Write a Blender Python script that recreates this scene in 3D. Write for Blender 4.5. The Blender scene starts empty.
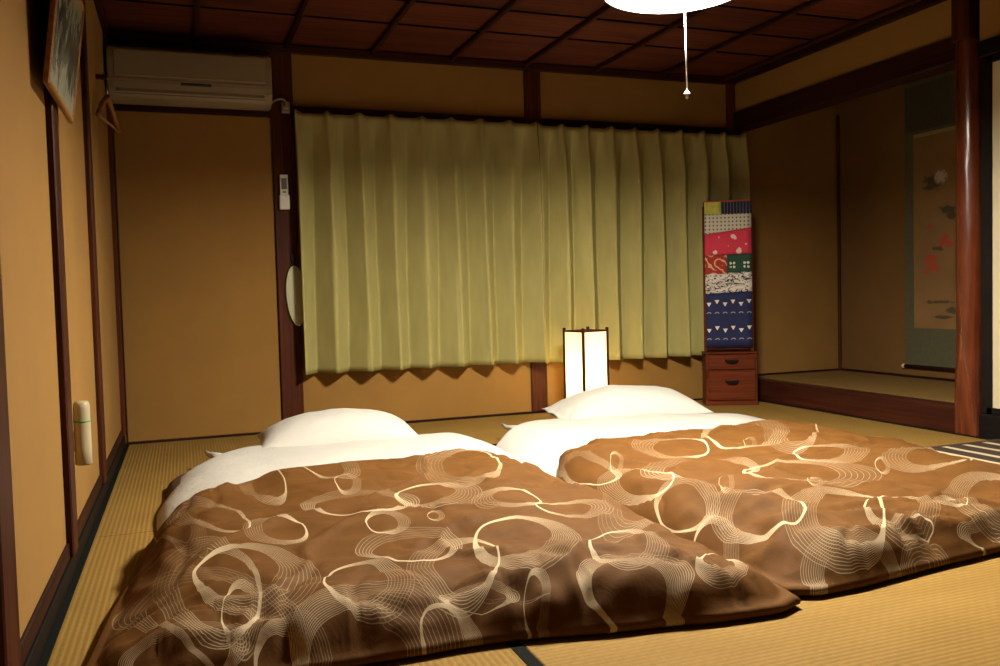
import bpy, bmesh, math, random
from mathutils import Vector, Matrix, noise
random.seed(7)
PI = math.pi
scene = bpy.context.scene
COL = scene.collection

# ------------------------------------------------------------------ camera, world, exposure
H, W, ALC = 2.3, 4.138, 0.936           # ceiling height, room width, alcove depth
CAM = Vector((0.3433, -5.2705, 0.7898))
YAW, PITCH, ROLL, FPX = 0.3538, -0.0440, -0.0262, 857.68
fw = Vector((math.sin(YAW)*math.cos(PITCH), math.cos(YAW)*math.cos(PITCH), math.sin(PITCH)))
r0 = Vector((math.cos(YAW), -math.sin(YAW), 0)); u0 = r0.cross(fw)
rr = math.cos(ROLL)*r0 + math.sin(ROLL)*u0
uu = -math.sin(ROLL)*r0 + math.cos(ROLL)*u0
cd = bpy.data.cameras.new('camera'); cam = bpy.data.objects.new('camera', cd); COL.objects.link(cam)
cd.sensor_fit = 'HORIZONTAL'; cd.sensor_width = 36; cd.lens = 36*FPX/1000
cd.clip_start = 0.02; cd.clip_end = 100
bf = -fw
cam.matrix_world = Matrix(((rr.x, uu.x, bf.x, CAM.x), (rr.y, uu.y, bf.y, CAM.y), (rr.z, uu.z, bf.z, CAM.z), (0, 0, 0, 1)))
scene.camera = cam
world = bpy.data.worlds.new('world'); scene.world = world; world.use_nodes = True
world.node_tree.nodes['Background'].inputs[0].default_value = (0.02, 0.018, 0.015, 1)
vs = scene.view_settings
vs.view_transform = 'Standard'; vs.look = 'None'; vs.gamma = 1; vs.use_curve_mapping = False
vs.exposure = 0.0
LAMP_COLOR = (1.0, 0.92, 0.75); LAMP_STRENGTH = 480.0
LANTERN_COLOR = (1.0, 0.86, 0.62); LANTERN_WATTS = 28.0; LANTERN_PAPER = 0.35

# ------------------------------------------------------------------ node helpers
class NT:
    def __init__(s, name):
        m = bpy.data.materials.new(name); m.use_nodes = True
        s.m = m; s.t = m.node_tree; s.n = s.t.nodes; s.l = s.t.links
        s.b = s.n['Principled BSDF']; s.out = s.n['Material Output']
        s._tc = None
    def node(s, t, **k):
        n = s.n.new(t)
        for a, b in k.items(): setattr(n, a, b)
        return n
    def put(s, sock, v):
        if v is None: return
        if hasattr(v, 'is_output'): s.l.new(v, sock)
        else: sock.default_value = v
    def tc(s, which='Object'):
        if s._tc is None: s._tc = s.n.new('ShaderNodeTexCoord')
        return s._tc.outputs[which]
    def math(s, op, a, b=None, c=None, clamp=False):
        n = s.node('ShaderNodeMath', operation=op, use_clamp=clamp)
        s.put(n.inputs[0], a); s.put(n.inputs[1], b); s.put(n.inputs[2], c); return n.outputs[0]
    def vmath(s, op, a, b=None, c=None):
        n = s.node('ShaderNodeVectorMath', operation=op)
        s.put(n.inputs[0], a); s.put(n.inputs[1], b); s.put(n.inputs[2], c)
        return n.outputs['Value'] if op in ('LENGTH', 'DOT_PRODUCT', 'DISTANCE') else n.outputs[0]
    def mapv(s, v, scale=(1, 1, 1), loc=(0, 0, 0), rot=(0, 0, 0)):
        n = s.node('ShaderNodeMapping'); s.put(n.inputs['Vector'], v)
        n.inputs['Scale'].default_value = scale; n.inputs['Location'].default_value = loc; n.inputs['Rotation'].default_value = rot
        return n.outputs[0]
    def noise(s, v, scale=5, detail=3, rough=.5, dist=0):
        n = s.node('ShaderNodeTexNoise'); s.put(n.inputs['Vector'], v)
        n.inputs['Scale'].default_value = scale; n.inputs['Detail'].default_value = detail
        n.inputs['Roughness'].default_value = rough; n.inputs['Distortion'].default_value = dist
        return n.outputs['Fac']
    def ramp(s, f, stops):
        n = s.node('ShaderNodeValToRGB'); s.put(n.inputs[0], f); e = n.color_ramp.elements
        while len(e) < len(stops): e.new(.5)
        for i, (p, c) in enumerate(stops): e[i].position = p; e[i].color = (*c, 1)
        return n.outputs[0]
    def rng(s, v, a, b, c=0, d=1):
        n = s.node('ShaderNodeMapRange'); s.put(n.inputs[0], v)
        for i, x in enumerate((a, b, c, d)): n.inputs[i+1].default_value = x
        return n.outputs[0]
    def mix(s, f, a, b):
        n = s.node('ShaderNodeMix', data_type='RGBA'); s.put(n.inputs[0], f)
        s.put(n.inputs[6], (*a, 1) if isinstance(a, tuple) else a); s.put(n.inputs[7], (*b, 1) if isinstance(b, tuple) else b)
        return n.outputs[2]
    def sep(s, v):
        n = s.node('ShaderNodeSeparateXYZ'); s.put(n.inputs[0], v); return n.outputs
    def comb(s, x, y, z=0.0):
        n = s.node('ShaderNodeCombineXYZ'); s.put(n.inputs[0], x); s.put(n.inputs[1], y); s.put(n.inputs[2], z); return n.outputs[0]
    def bump(s, h, strength=.3, dist=.01):
        n = s.node('ShaderNodeBump'); s.put(n.inputs['Height'], h)
        n.inputs['Strength'].default_value = strength; n.inputs['Distance'].default_value = dist
        s.l.new(n.outputs[0], s.b.inputs['Normal'])
    def base(s, c): s.put(s.b.inputs['Base Color'], (*c, 1) if isinstance(c, tuple) else c)
    def rough(s, r): s.put(s.b.inputs['Roughness'], r)

def plain(name, c, rough=.5, metal=0.0, var=.12, scale=9, bump=0):
    t = NT(name); n = t.noise(t.tc(), scale, 4)
    t.base(t.ramp(n, [(.25, tuple(x*(1-var) for x in c)), (.75, tuple(min(1, x*(1+var)) for x in c))]))
    t.rough(rough); t.b.inputs['Metallic'].default_value = metal
    if bump: t.bump(n, bump, .004)
    return t.m

def wood(name, dark, light, axis=2, rough=.4, fine=70):
    t = NT(name); sc = [fine, fine, fine]; sc[axis] = 2.2
    oi = t.node('ShaderNodeObjectInfo')
    v = t.vmath('ADD', t.tc(), t.vmath('SCALE', t.comb(1.0, 3.1, 1.7), None))
    add = t.node('ShaderNodeVectorMath', operation='SCALE'); t.put(add.inputs[0], (13.1, 7.7, 5.3)); t.l.new(oi.outputs['Random'], add.inputs['Scale'])
    v = t.vmath('ADD', t.tc(), add.outputs[0])
    n = t.noise(t.mapv(v, tuple(sc)), 1.0, 4, .6, .4)
    sc2 = [9, 9, 9]; sc2[axis] = .6
    n2 = t.noise(t.mapv(v, tuple(sc2)), 1.0, 2)
    f = t.math('ADD', t.math('MULTIPLY', n, .65), t.math('MULTIPLY', n2, .35))
    f = t.math('ADD', f, t.math('MULTIPLY_ADD', oi.outputs['Random'], .16, -.08))
    t.base(t.ramp(f, [(.33, dark), (.68, light)])); t.rough(rough+.12); t.b.inputs['Specular IOR Level'].default_value = .14; t.bump(n, .12, .002)
    return t.m

M = {}
# ochre sand plaster
def plaster(name, c):
    t = NT(name); n = t.noise(t.tc(), 3.0, 5, .6); g = t.noise(t.tc(), 260, 2, .6)
    col = t.ramp(t.math('ADD', t.math('MULTIPLY', n, .8), t.math('MULTIPLY', g, .2)), [(.3, tuple(x*.9 for x in c)), (.7, tuple(x*1.08 for x in c))])
    t.base(col); t.rough(.92); t.bump(g, .25, .002); return t.m
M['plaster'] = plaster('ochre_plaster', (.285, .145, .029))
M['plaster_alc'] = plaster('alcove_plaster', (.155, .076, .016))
M['wood_z'] = wood('dark_wood_vertical', (.028, .007, .0035), (.105, .027, .009), 2)
M['wood_y'] = wood('dark_wood_along_y', (.014, .004, .003), (.048, .012, .006), 1)
M['wood_x'] = wood('dark_wood_along_x', (.014, .004, .003), (.048, .012, .006), 0)
M['black_wood'] = wood('black_lacquer_wood', (.003, .002, .002), (.008, .005, .004), 1, .5)
M['ceil'] = wood('ceiling_board_wood', (.048, .0115, .006), (.135, .032, .013), 0, .55, 40)
M['red_wood'] = wood('red_brown_wood', (.062, .012, .005), (.17, .036, .011), 0, .3, 50)
M['redwood_y'] = wood('alcove_sill_wood', (.026, .006, .0035), (.072, .018, .008), 1, .3, 50)
M['frame_wood'] = wood('honey_frame_wood', (.20, .085, .020), (.40, .20, .055), 1, .4, 60)
t = NT('polished_log'); n = t.noise(t.mapv(t.tc(), (30, 30, 1.6)), 1, 4, .6, .6)
k = t.noise(t.mapv(t.tc(), (9, 9, 5)), 1, 3)
t.base(t.ramp(t.math('ADD', t.math('MULTIPLY', n, .6), t.math('MULTIPLY', k, .4)), [(.3, (.035, .007, .003)), (.7, (.14, .030, .009))]))
t.rough(.26); t.b.inputs['Coat Weight'].default_value = .5; t.b.inputs['Coat Roughness'].default_value = .2; t.bump(k, .15, .004); M['log'] = t.m
M['facet'] = wood('planed_log_face', (.08, .018, .007), (.20, .055, .018), 2, .35, 45)

# tatami: ribs run along local x, rushes across
t = NT('tatami_weave'); o = t.tc(); s = t.sep(o)
rib = t.math('SINE', t.math('MULTIPLY', s[1], 2*PI/.0158))
ribp = t.rng(rib, -1, 1)
st = t.math('SINE', t.math('ADD', t.math('MULTIPLY', s[0], 2*PI/.034), t.math('MULTIPLY', t.math('FLOOR', t.math('DIVIDE', s[1], .0158)), PI)))
rush = t.noise(t.mapv(o, (420, 22, 1)), 1, 3, .6); big = t.noise(t.mapv(o, (2.2, 6, 1)), 1, 3)
f = t.math('ADD', t.math('MULTIPLY', rush, .5), t.math('MULTIPLY', big, .5))
c = t.ramp(f, [(.3, (.205, .116, .026)), (.7, (.285, .170, .044))])
gro = t.math('MULTIPLY', t.rng(ribp, .0, .4, .85, 1), t.rng(st, -1, 1, .95, 1.0))
mx = t.node('ShaderNodeMix', data_type='RGBA', blend_type='MULTIPLY'); mx.inputs[0].default_value = 1
t.l.new(c, mx.inputs[6]); t.l.new(t.comb(gro, gro, gro), mx.inputs[7]); t.base(mx.outputs[2])
t.rough(.75); t.b.inputs['Specular IOR Level'].default_value = .12; t.bump(t.math('ADD', ribp, t.math('MULTIPLY', rush, .25)), .32, .003); M['tatami'] = t.m
# alcove thin mat
t = NT('alcove_mat_weave'); s = t.sep(t.tc()); a = t.math('SINE', t.math('MULTIPLY', s[1], 2*PI/.012))
b_ = t.noise(t.mapv(t.tc(), (60, 6, 1)), 1, 3)
t.base(t.ramp(t.math('ADD', t.math('MULTIPLY', t.rng(a, -1, 1), .3), t.math('MULTIPLY', b_, .7)), [(.2, (.16, .085, .02)), (.8, (.25, .145, .038))])); t.rough(.6); t.bump(a, .4, .002); M['alcmat'] = t.m
# black cloth border with fine weave
t = NT('black_cloth_border'); n = t.noise(t.tc(), 420, 2); t.base(t.ramp(n, [(.3, (.003, .0035, .003)), (.7, (.010, .011, .009))])); t.rough(.9); t.b.inputs['Specular IOR Level'].default_value = .08; t.bump(n, .4, .001); M['heri'] = t.m

# curtain cloth
t = NT('sage_curtain_cloth'); o = t.tc(); s = t.sep(o)
tw = t.math('SINE', t.math('MULTIPLY', t.math('ADD', s[2], t.math('MULTIPLY', s[0], .7)), 2*PI/.011))
n = t.noise(t.mapv(o, (18, 18, 5)), 1, 3)
t.base(t.ramp(t.math('ADD', t.math('MULTIPLY', n, .75), t.math('MULTIPLY', t.rng(tw, -1, 1), .25)), [(.25, (.325, .285, .105)), (.75, (.405, .36, .140))]))
t.rough(.9); t.b.inputs['Specular IOR Level'].default_value = .1; t.bump(tw, .12, .001); M['curtain'] = t.m

# white cotton
def cotton(name, c):
    t = NT(name); n = t.noise(t.tc(), 6, 5, .6); w = t.noise(t.tc(), 34, 4, .55, .8)
    t.base(t.ramp(n, [(.3, tuple(x*.96 for x in c)), (.7, c)])); t.rough(.85)
    t.bump(t.math('ADD', t.math('MULTIPLY', n, .7), t.math('MULTIPLY', w, .3)), .6, .014); return t.m
M['cotton'] = cotton('white_cotton', (.50, .48, .445))
M['pillowcase'] = cotton('white_pillowcase', (.53, .51, .475))
M['brown_pad'] = plain('brown_pad_cloth', (.070, .030, .012), .85)

# ------------------------------------------------------------------ mesh helpers
def tag(o, label=None, cat=None, group=None, kind=None):
    if label: o['label'] = label
    if cat: o['category'] = cat
    if group: o['group'] = group
    if kind: o['kind'] = kind
    return o
def mobj(name, verts, faces, mat, parent=None, loc=(0, 0, 0), rot=(0, 0, 0), smooth=False):
    me = bpy.data.meshes.new(name); me.from_pydata([tuple(v) for v in verts], [], faces); me.update()
    if mat is not None: me.materials.append(mat)
    if smooth: me.polygons.foreach_set('use_smooth', [True]*len(me.polygons))
    o = bpy.data.objects.new(name, me); COL.objects.link(o); o.location = loc; o.rotation_euler = rot
    if parent: o.parent = parent
    return o
def bmobj(name, bm, mat, parent=None, loc=(0, 0, 0), rot=(0, 0, 0), smooth=False):
    me = bpy.data.meshes.new(name); bmesh.ops.recalc_face_normals(bm, faces=bm.faces); bm.to_mesh(me); bm.free()
    if mat is not None: me.materials.append(mat)
    if smooth: me.polygons.foreach_set('use_smooth', [True]*len(me.polygons))
    o = bpy.data.objects.new(name, me); COL.objects.link(o); o.location = loc; o.rotation_euler = rot
    if parent: o.parent = parent
    return o
def empty(name, loc=(0, 0, 0), rz=0, parent=None):
    o = bpy.data.objects.new(name, None); COL.objects.link(o); o.location = loc; o.rotation_euler = (0, 0, rz)
    o.empty_display_size = .05
    if parent: o.parent = parent
    return o
def box_bm(bm, lo, hi, bev=0.0, seg=1):
    c = [(a+b)/2 for a, b in zip(lo, hi)]; s = [abs(b-a) for a, b in zip(lo, hi)]
    r = bmesh.ops.create_cube(bm, size=1); vs_ = r['verts']
    for v in vs_: v.co = Vector((v.co.x*s[0]+c[0], v.co.y*s[1]+c[1], v.co.z*s[2]+c[2]))
    if bev > 0:
        ed = list({e for v in vs_ for e in v.link_edges})
        bmesh.ops.bevel(bm, geom=ed, offset=min(bev, min(s)*.45), segments=seg, affect='EDGES', profile=.5)
def box(name, lo, hi, mat, parent=None, bev=.003, seg=1, center=True, plocal=None):
    """box between lo and hi given in the parent's space; origin at its bottom centre"""
    c = Vector(((lo[0]+hi[0])/2, (lo[1]+hi[1])/2, min(lo[2], hi[2])))
    bm = bmesh.new(); box_bm(bm, [lo[i]-c[i] for i in range(3)], [hi[i]-c[i] for i in range(3)], bev, seg)
    return bmobj(name, bm, mat, parent, c)
def tube_bm(bm, pts, r, seg=8, cap=True):
    pts = [Vector(p) for p in pts]; rings = []
    rs = r if isinstance(r, (list, tuple)) else [r]*len(pts)
    up = None
    for i, p in enumerate(pts):
        d = (pts[min(i+1, len(pts)-1)] - pts[max(i-1, 0)]).normalized()
        if up is None: up = Vector((0, 0, 1)) if abs(d.z) < .9 else Vector((1, 0, 0))
        a = d.cross(up).normalized(); b = a.cross(d).normalized(); up = b
        rings.append([bm.verts.new(p + rs[i]*(math.cos(2*PI*k/seg)*a + math.sin(2*PI*k/seg)*b)) for k in range(seg)])
    for A, B in zip(rings, rings[1:]):
        for k in range(seg): bm.faces.new((A[k], A[(k+1) % seg], B[(k+1) % seg], B[k]))
    if cap: bm.faces.new(rings[0][::-1]); bm.faces.new(rings[-1])
def tube(name, pts, r, mat, parent=None, seg=8, loc=(0, 0, 0)):
    bm = bmesh.new(); tube_bm(bm, pts, r, seg); return bmobj(name, bm, mat, parent, loc, smooth=True)
def lathe(name, prof, mat, parent=None, loc=(0, 0, 0), seg=40, capb=True, capt=True, smooth=True, rot=(0, 0, 0)):
    bm = bmesh.new(); R = []
    for r, z in prof: R.append([bm.verts.new((r*math.cos(2*PI*k/seg), r*math.sin(2*PI*k/seg), z)) for k in range(seg)])
    for A, B in zip(R, R[1:]):
        for k in range(seg): bm.faces.new((A[k], A[(k+1) % seg], B[(k+1) % seg], B[k]))
    if capb: bm.faces.new(R[0][::-1])
    if capt: bm.faces.new(R[-1])
    return bmobj(name, bm, mat, parent, loc, rot, smooth)
def cp(o, loc, parent=None, rz=None):
    c = o.copy(); COL.objects.link(c); c.location = loc; c.parent = parent if parent else o.parent
    if rz is not None: c.rotation_euler = (0, 0, rz)
    return c

# ------------------------------------------------------------------ the room shell
YN = -6.205                                   # rear wall behind the camera
floor = box('floor', (-.15, YN-.1, -.2), (W+ALC+.15, .15, -.052), plain('subfloor_wood', (.2, .12, .06)), bev=0)
tag(floor, 'tatami mat floor with black cloth borders', 'floor', kind='structure')
fl = floor.location
MW = W/4; ML = W/2
def mat_master():
    bm = bmesh.new(); box_bm(bm, (-ML/2+.001, -MW/2+.001, -.05), (ML/2-.001, MW/2-.001, 0), .003, 1)
    return bmobj('tatami_mat', bm, M['tatami'])
def heri_master():
    bm = bmesh.new(); box_bm(bm, (-ML/2+.0005, -.016, -.02), (ML/2-.0005, .016, .0012), .001, 1)
    return bmobj('cloth_border', bm, M['heri'])
mat0 = mat_master(); her0 = heri_master(); first = True
spots = []
for k in range(3): spots.append((MW/2, -ML/2-ML*k, PI/2)); spots.append((W-MW/2, -ML/2-ML*k, PI/2))
for k in range(6): spots.append((W/2, -MW/2-MW*k, 0))
for x, y, rz in spots:
    m = mat0 if first else mat0.copy()
    if not first: COL.objects.link(m)
    m.parent = floor; m.location = (x-fl.x, y-fl.y, -fl.z); m.rotation_euler = (0, 0, rz)
    for sgn in (-1, 1):
        h = her0 if (first and sgn == -1) else her0.copy()
        if h is not her0: COL.objects.link(h)
        h.parent = m; h.location = (0, sgn*(MW/2-.0165), 0)
    first = False

# ceiling: boards running across, battens along the room
ceiling = box('ceiling', (-.15, YN-.1, H+.03), (W+.15, .15, H+.1), plain('ceiling_backing', (.03, .012, .008)), bev=0)
tag(ceiling, 'dark wooden board ceiling with slim battens', 'ceiling', kind='structure')
cl = ceiling.location
y = 0.0; edges = [0, -.57]
while edges[-1] > YN: edges.append(edges[-1]-.38)
for a, b in zip(edges, edges[1:]):
    bm = bmesh.new(); w = a-b
    # a lapped board: its far edge hangs a little lower
    vsx = [(-W/2, w/2-.005, .008), (W/2, w/2-.005, .008), (W/2, -w/2+.005, 0), (-W/2, -w/2+.005, 0)]
    lo = [bm.verts.new(v) for v in vsx]; hi = [bm.verts.new((v[0], v[1], v[2]+.010)) for v in vsx]
    bm.faces.new(lo); bm.faces.new(hi[::-1])
    for i in range(4): bm.faces.new((lo[i], lo[(i+1) % 4], hi[(i+1) % 4], hi[i]))
    cbo = bmobj('ceiling_board', bm, M['ceil'], ceiling, (W/2-cl.x, (a+b)/2-cl.y, H-cl.z)); cbo.data.materials.append(M['black_wood'])
    for p_ in cbo.data.polygons:
        if abs(p_.normal.y) > .9: p_.material_index = 1  # board edges coloured black to put shade into the seams
bat0 = None
for k in range(8):
    x = .475+.508*k
    if x > W-.1: break
    if bat0 is None:
        bm = bmesh.new(); box_bm(bm, (-.0135, YN/2+.02, -.026), (.0135, -YN/2-.02, 0), .004, 1); bat0 = bmobj('batten', bm, M['wood_y'], ceiling)
        bat0.location = (x-cl.x, YN/2-cl.y, H-cl.z)
    else: cp(bat0, (x-cl.x, YN/2-cl.y, H-cl.z), ceiling)
tr = box('trim_1', (0, -.035, H-.045), (W, 0, H+.0), M['wood_x']); tag(tr, 'dark cornice strip above the window wall', 'trim', kind='structure')
tr = box('trim_2', (W-.03, YN, H-.04), (W, -.036, H), M['wood_y']); tag(tr, 'dark cornice strip above the alcove wall', 'trim', kind='structure')
tr = box('trim_3', (0, YN, H-.04), (.03, -.036, H), M['wood_y']); tag(tr, 'dark cornice strip above the left wall', 'trim', kind='structure')

# back wall with posts and rails
wb = box('wall_back', (-.15, 0, -.05), (W+ALC+.15, .12, H+.1), M['plaster'], bev=0); tag(wb, 'ochre plaster wall behind the green curtains', 'wall', kind='structure')
wl = box('wall_left', (-.12, YN, -.05), (0, 0, H+.1), M['plaster'], bev=0); tag(wl, 'ochre plaster wall divided by dark posts', 'wall', kind='structure')
wr_ = box('wall_rear', (-.15, YN-.12, -.05), (W+ALC+.15, YN, H+.1), M['wood_z'], bev=0); tag(wr_, 'dark wooden wall behind the viewer', 'wall', kind='structure')
def wpart(name, lo, hi, mat, wall, bev=.004):
    L = wall.location; return box(name, [lo[i]-L[i] for i in range(3)], [hi[i]-L[i] for i in range(3)], mat, wall, bev)
wpart('post', (.880, -.030, 0), (1.008, .02, H-.045), M['wood_z'], wb)
wpart('post', (2.500, -.014, 0), (2.615, .02, H-.045), M['wood_z'], wb)
wpart('post', (W-.072, -.014, 0), (W+.052, .02, H-.04), M['wood_z'], wb)
wpart('lintel', (.02, -.035, 1.876), (.880, .02, 1.918), M['wood_x'], wb)
wpart('lintel', (.02, -.03, 2.205), (.880, .02, 2.256), M['wood_x'], wb)
wpart('lintel', (1.008, -.028, 1.90), (2.500, .02, 1.945), M['wood_x'], wb)
wpart('lintel', (2.615, -.028, 1.90), (W-.072, .02, 1.945), M['wood_x'], wb)
wpart('wall_panel', (.024, -.012, .012), (.876, .01, 1.876), M['plaster'], wb)
bb = box('baseboard_back', (.02, -.014, 0), (W-.07, 0, .012), M['wood_x'], bev=.001); tag(bb, 'thin dark strip where the back wall meets the tatami', 'baseboard', kind='structure')
# left wall posts
for y1, y2 in ((-3.52, -3.385), (-2.515, -2.405), (-1.445, -1.34), (-.105, 0), (-4.6, -4.49)):
    wpart('post', (-.02, y1, .06), (.020, y2, H-.04), M['wood_z'], wl)
bb = box('baseboard_left', (-.01, YN, .055), (.008, -.004, .102), M['wood_y'], bev=.003); tag(bb, 'brown wooden sill along the foot of the left wall', 'baseboard', kind='structure')
bb = box('trim_4', (-.005, YN, -.002), (.014, -.016, .055), M['black_wood'], bev=.002); tag(bb, 'black strip between left wall and tatami', 'trim', kind='structure')

# right side: wall over the alcove, beam, pillar, alcove box
wra = box('wall_right', (W, -1.93, 2.02), (W+.10, 0, H+.06), M['plaster'], bev=0); tag(wra, 'ochre plaster band above the alcove beam', 'wall', kind='structure')
bm_ = box('trim_5', (W-.02, -1.93, 1.93), (W+.11, -.014, 2.0575), M['wood_y'], bev=.005); tag(bm_, 'dark beam across the top of the alcove', 'trim', kind='structure')
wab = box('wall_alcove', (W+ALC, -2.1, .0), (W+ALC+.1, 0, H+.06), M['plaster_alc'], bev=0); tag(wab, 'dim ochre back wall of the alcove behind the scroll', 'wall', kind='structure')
wpart('corner_strip', (W+ALC-.022, -.022, .147), (W+ALC, 0, 2.085), M['wood_z'], wab)
wpart('foot_strip', (W+ALC-.010, -1.94, .147), (W+ALC, -.022, .162), M['wood_y'], wab, .001)
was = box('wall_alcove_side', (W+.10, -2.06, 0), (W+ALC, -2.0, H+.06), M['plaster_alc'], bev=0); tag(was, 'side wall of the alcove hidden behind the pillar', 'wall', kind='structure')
wpart('foot_strip', (W+.052, -.010, .147), (W+ALC-.022, 0, .160), M['wood_x'], wb, .001)
acl = box('ceiling_alcove', (W+.1, -2.0, 2.26), (W+ALC, 0, 2.3), plain('alcove_ceiling', (.05, .025, .012)), bev=0); tag(acl, 'dark ceiling inside the alcove', 'ceiling', kind='structure')
pf = box('floor_alcove', (W+.09, -2.0, -.05), (W+ALC, 0, .140), M['redwood_y'], bev=0); tag(pf, 'raised alcove floor with a rush mat top and red-brown front board', 'floor', kind='structure')
pl = pf.location
b1 = box('front_board', (W-.004-pl.x, -1.95-pl.y, 0-pl.z), (W+.09-pl.x, -.015-pl.y, .147-pl.z), M['redwood_y'], pf, .006, 2)
b1['label'] = 'polished red-brown front board of the alcove'
b2 = box('rush_mat', (W+.091-pl.x, -1.99-pl.y, .140-pl.z), (W+ALC-.01-pl.x, -.011-pl.y, .146-pl.z), M['alcmat'], pf, .002)

# pillar: natural polished log with a planed face at its foot
PX, PY = W+.030, -1.958
bm = bmesh.new(); seg = 48; rows = 200; R = []
for i in range(rows+1):
    z = 2.02*i/rows; ring = []
    for k in range(seg):
        a = 2*PI*k/seg
        r = .0725 + .0035*noise.noise(Vector((math.cos(a)*1.3, math.sin(a)*1.3, z*2.3))) + .0018*noise.noise(Vector((math.cos(a)*3, math.sin(a)*3, z*7)))
        r += .006*max(0, 1-z/.5)
        x, yv = r*math.cos(a), r*math.sin(a)
        # planed face towards the room/alcove front, deeper at the foot
        nx, ny = math.cos(math.radians(180)), math.sin(math.radians(180))
        lim = .044 + .032*min(1, z/.42)
        if z < .42:
            d = x*nx + yv*ny
            if d > lim: x -= (d-lim)*nx; yv -= (d-lim)*ny
        ring.append(bm.verts.new((x, yv, z)))
    R.append(ring)
for A, B in zip(R, R[1:]):
    for k in range(seg): bm.faces.new((A[k], A[(k+1) % seg], B[(k+1) % seg], B[k]))
bm.faces.new(R[0][::-1]); bm.faces.new(R[-1])
pil = bmobj('alcove_pillar', bm, M['log'], None, (PX, PY, 0), smooth=True)
pil.data.materials.append(M['facet'])
nv = Vector((math.cos(math.radians(180)), math.sin(math.radians(180)), 0))
for p in pil.data.polygons:
    if p.center.z < .40 and p.normal.dot(nv) > .985 and p.center.dot(nv) < .075 and p.center.dot(nv) >= .044 + .032*min(1, p.center.z/.42) - .0014: p.material_index = 1
tag(pil, 'round polished red-brown log pillar at the alcove edge', 'pillar', kind='structure')
up = box('upper_post', (-.075, -.05, 2.02), (.05, .055, H), M['wood_z'], pil, .004)

# sliding door to the right of the pillar
wr2 = box('wall_right_near', (W, YN, 1.99), (W+.1, -2.034, H+.06), M['plaster'], bev=0); tag(wr2, 'ochre plaster band above the sliding door beside the pillar', 'wall', kind='structure')
box('trim_6', (W-.02, YN, 1.91), (W+.11, -2.034, 1.99), M['black_wood'], bev=.004); tag(bpy.data.objects['trim_6'], 'dark lintel above the sliding door', 'trim', kind='structure')
box('trim_7', (W-.012, YN, -.002), (W+.11, -2.034, .125), M['black_wood'], bev=.004); tag(bpy.data.objects['trim_7'], 'black sill board right of the pillar foot', 'trim', kind='structure')
paper = plain('cream_door_paper', (.52, .45, .30), .85, var=.04)
for i, (a, b) in enumerate(((-2.034, -3.45), (-3.45, -4.83), (-4.83, YN))):
    d = empty('door_%d' % (i+1), (W+.004, a, .125)); tag(d, ['cream paper sliding door beside the round pillar', 'ochre sliding door in the middle of the right wall', 'ochre sliding door nearest the rear wall'][i], 'door', kind='structure')
    w = a-b; hh = 1.91-.125
    box('door_paper', (.004, -w+.03, .03), (.018, -.03, hh-.03), paper if i == 0 else M['plaster'], d, .001)
    for nm, lo, hi in (('stile', (0, -w, 0), (.026, -w+.032, hh)), ('stile', (0, -.066 if i == 0 else -.032, 0), (.026, 0, hh)), ('rail', (0, -w+.032, 0), (.026, -.032, .034)), ('rail', (0, -w+.032, hh-.034), (.026, -.032, hh))):
        box(nm, lo, hi, M['black_wood'], d, .003)

# ------------------------------------------------------------------ ceiling lamp
LP = Vector((2.062, -2.546, 1.890))
white_pl = plain('white_acrylic', (.80, .78, .74), .4, var=.02)
t = NT('lit_diffuser'); t.b.inputs['Base Color'].default_value = (.9, .88, .84, 1)
t.b.inputs['Emission Color'].default_value = (*LAMP_COLOR, 1); t.b.inputs['Emission Strength'].default_value = LAMP_STRENGTH; M['lit'] = t.m
lamp = empty('ceiling_lamp', LP); tag(lamp, 'round white pendant lamp glowing under the wooden ceiling', 'ceiling lamp')
lathe('diffuser', [(.001, .024), (.06, .0245), (.13, .026), (.17, .029), (.190, .034), (.195, .042)], M['lit'], lamp, capb=True, capt=False)
t = NT('glowing_shade_acrylic'); t.base((.22, .20, .17)); t.rough(.5); t.b.inputs['Emission Color'].default_value = (*LAMP_COLOR, 1); t.b.inputs['Emission Strength'].default_value = 1.4
sh = lathe('shade', [(.256, -.016), (.264, -.014), (.266, .0), (.262, .022), (.25, .055), (.21, .095), (.15, .125), (.07, .14), (.03, .145), (.03, .139), (.07, .133), (.148, .118), (.205, .09), (.243, .052), (.254, .020), (.256, -.016)], t.m, lamp, capb=False, capt=False)
tube('cord', [(0, 0, .14), (0, 0, H-LP.z-.02)], .004, plain('lamp_cord_brown', (.2, .12, .06)), lamp)
lathe('ceiling_rose', [(.001, H-LP.z-.04), (.03, H-LP.z-.038), (.045, H-LP.z-.02), (.047, H-LP.z)], white_pl, lamp, capb=True)
cordw = plain('white_pull_cord', (.85, .83, .78), .7)
pc = Vector((2.084, -2.573, 1.484)) - LP
tube('pull_cord', [(pc.x-.006, pc.y, .03), (pc.x, pc.y, pc.z+.03)], .0028, cordw, lamp)
lathe('pull_knob', [(.002, .034), (.006, .026), (.011, .021), (.011, .018), (.005, .016), (.004, .010), (.006, .006), (.002, 0)][::-1], cordw, lamp, (pc.x, pc.y, pc.z-.004), 16)

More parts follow.
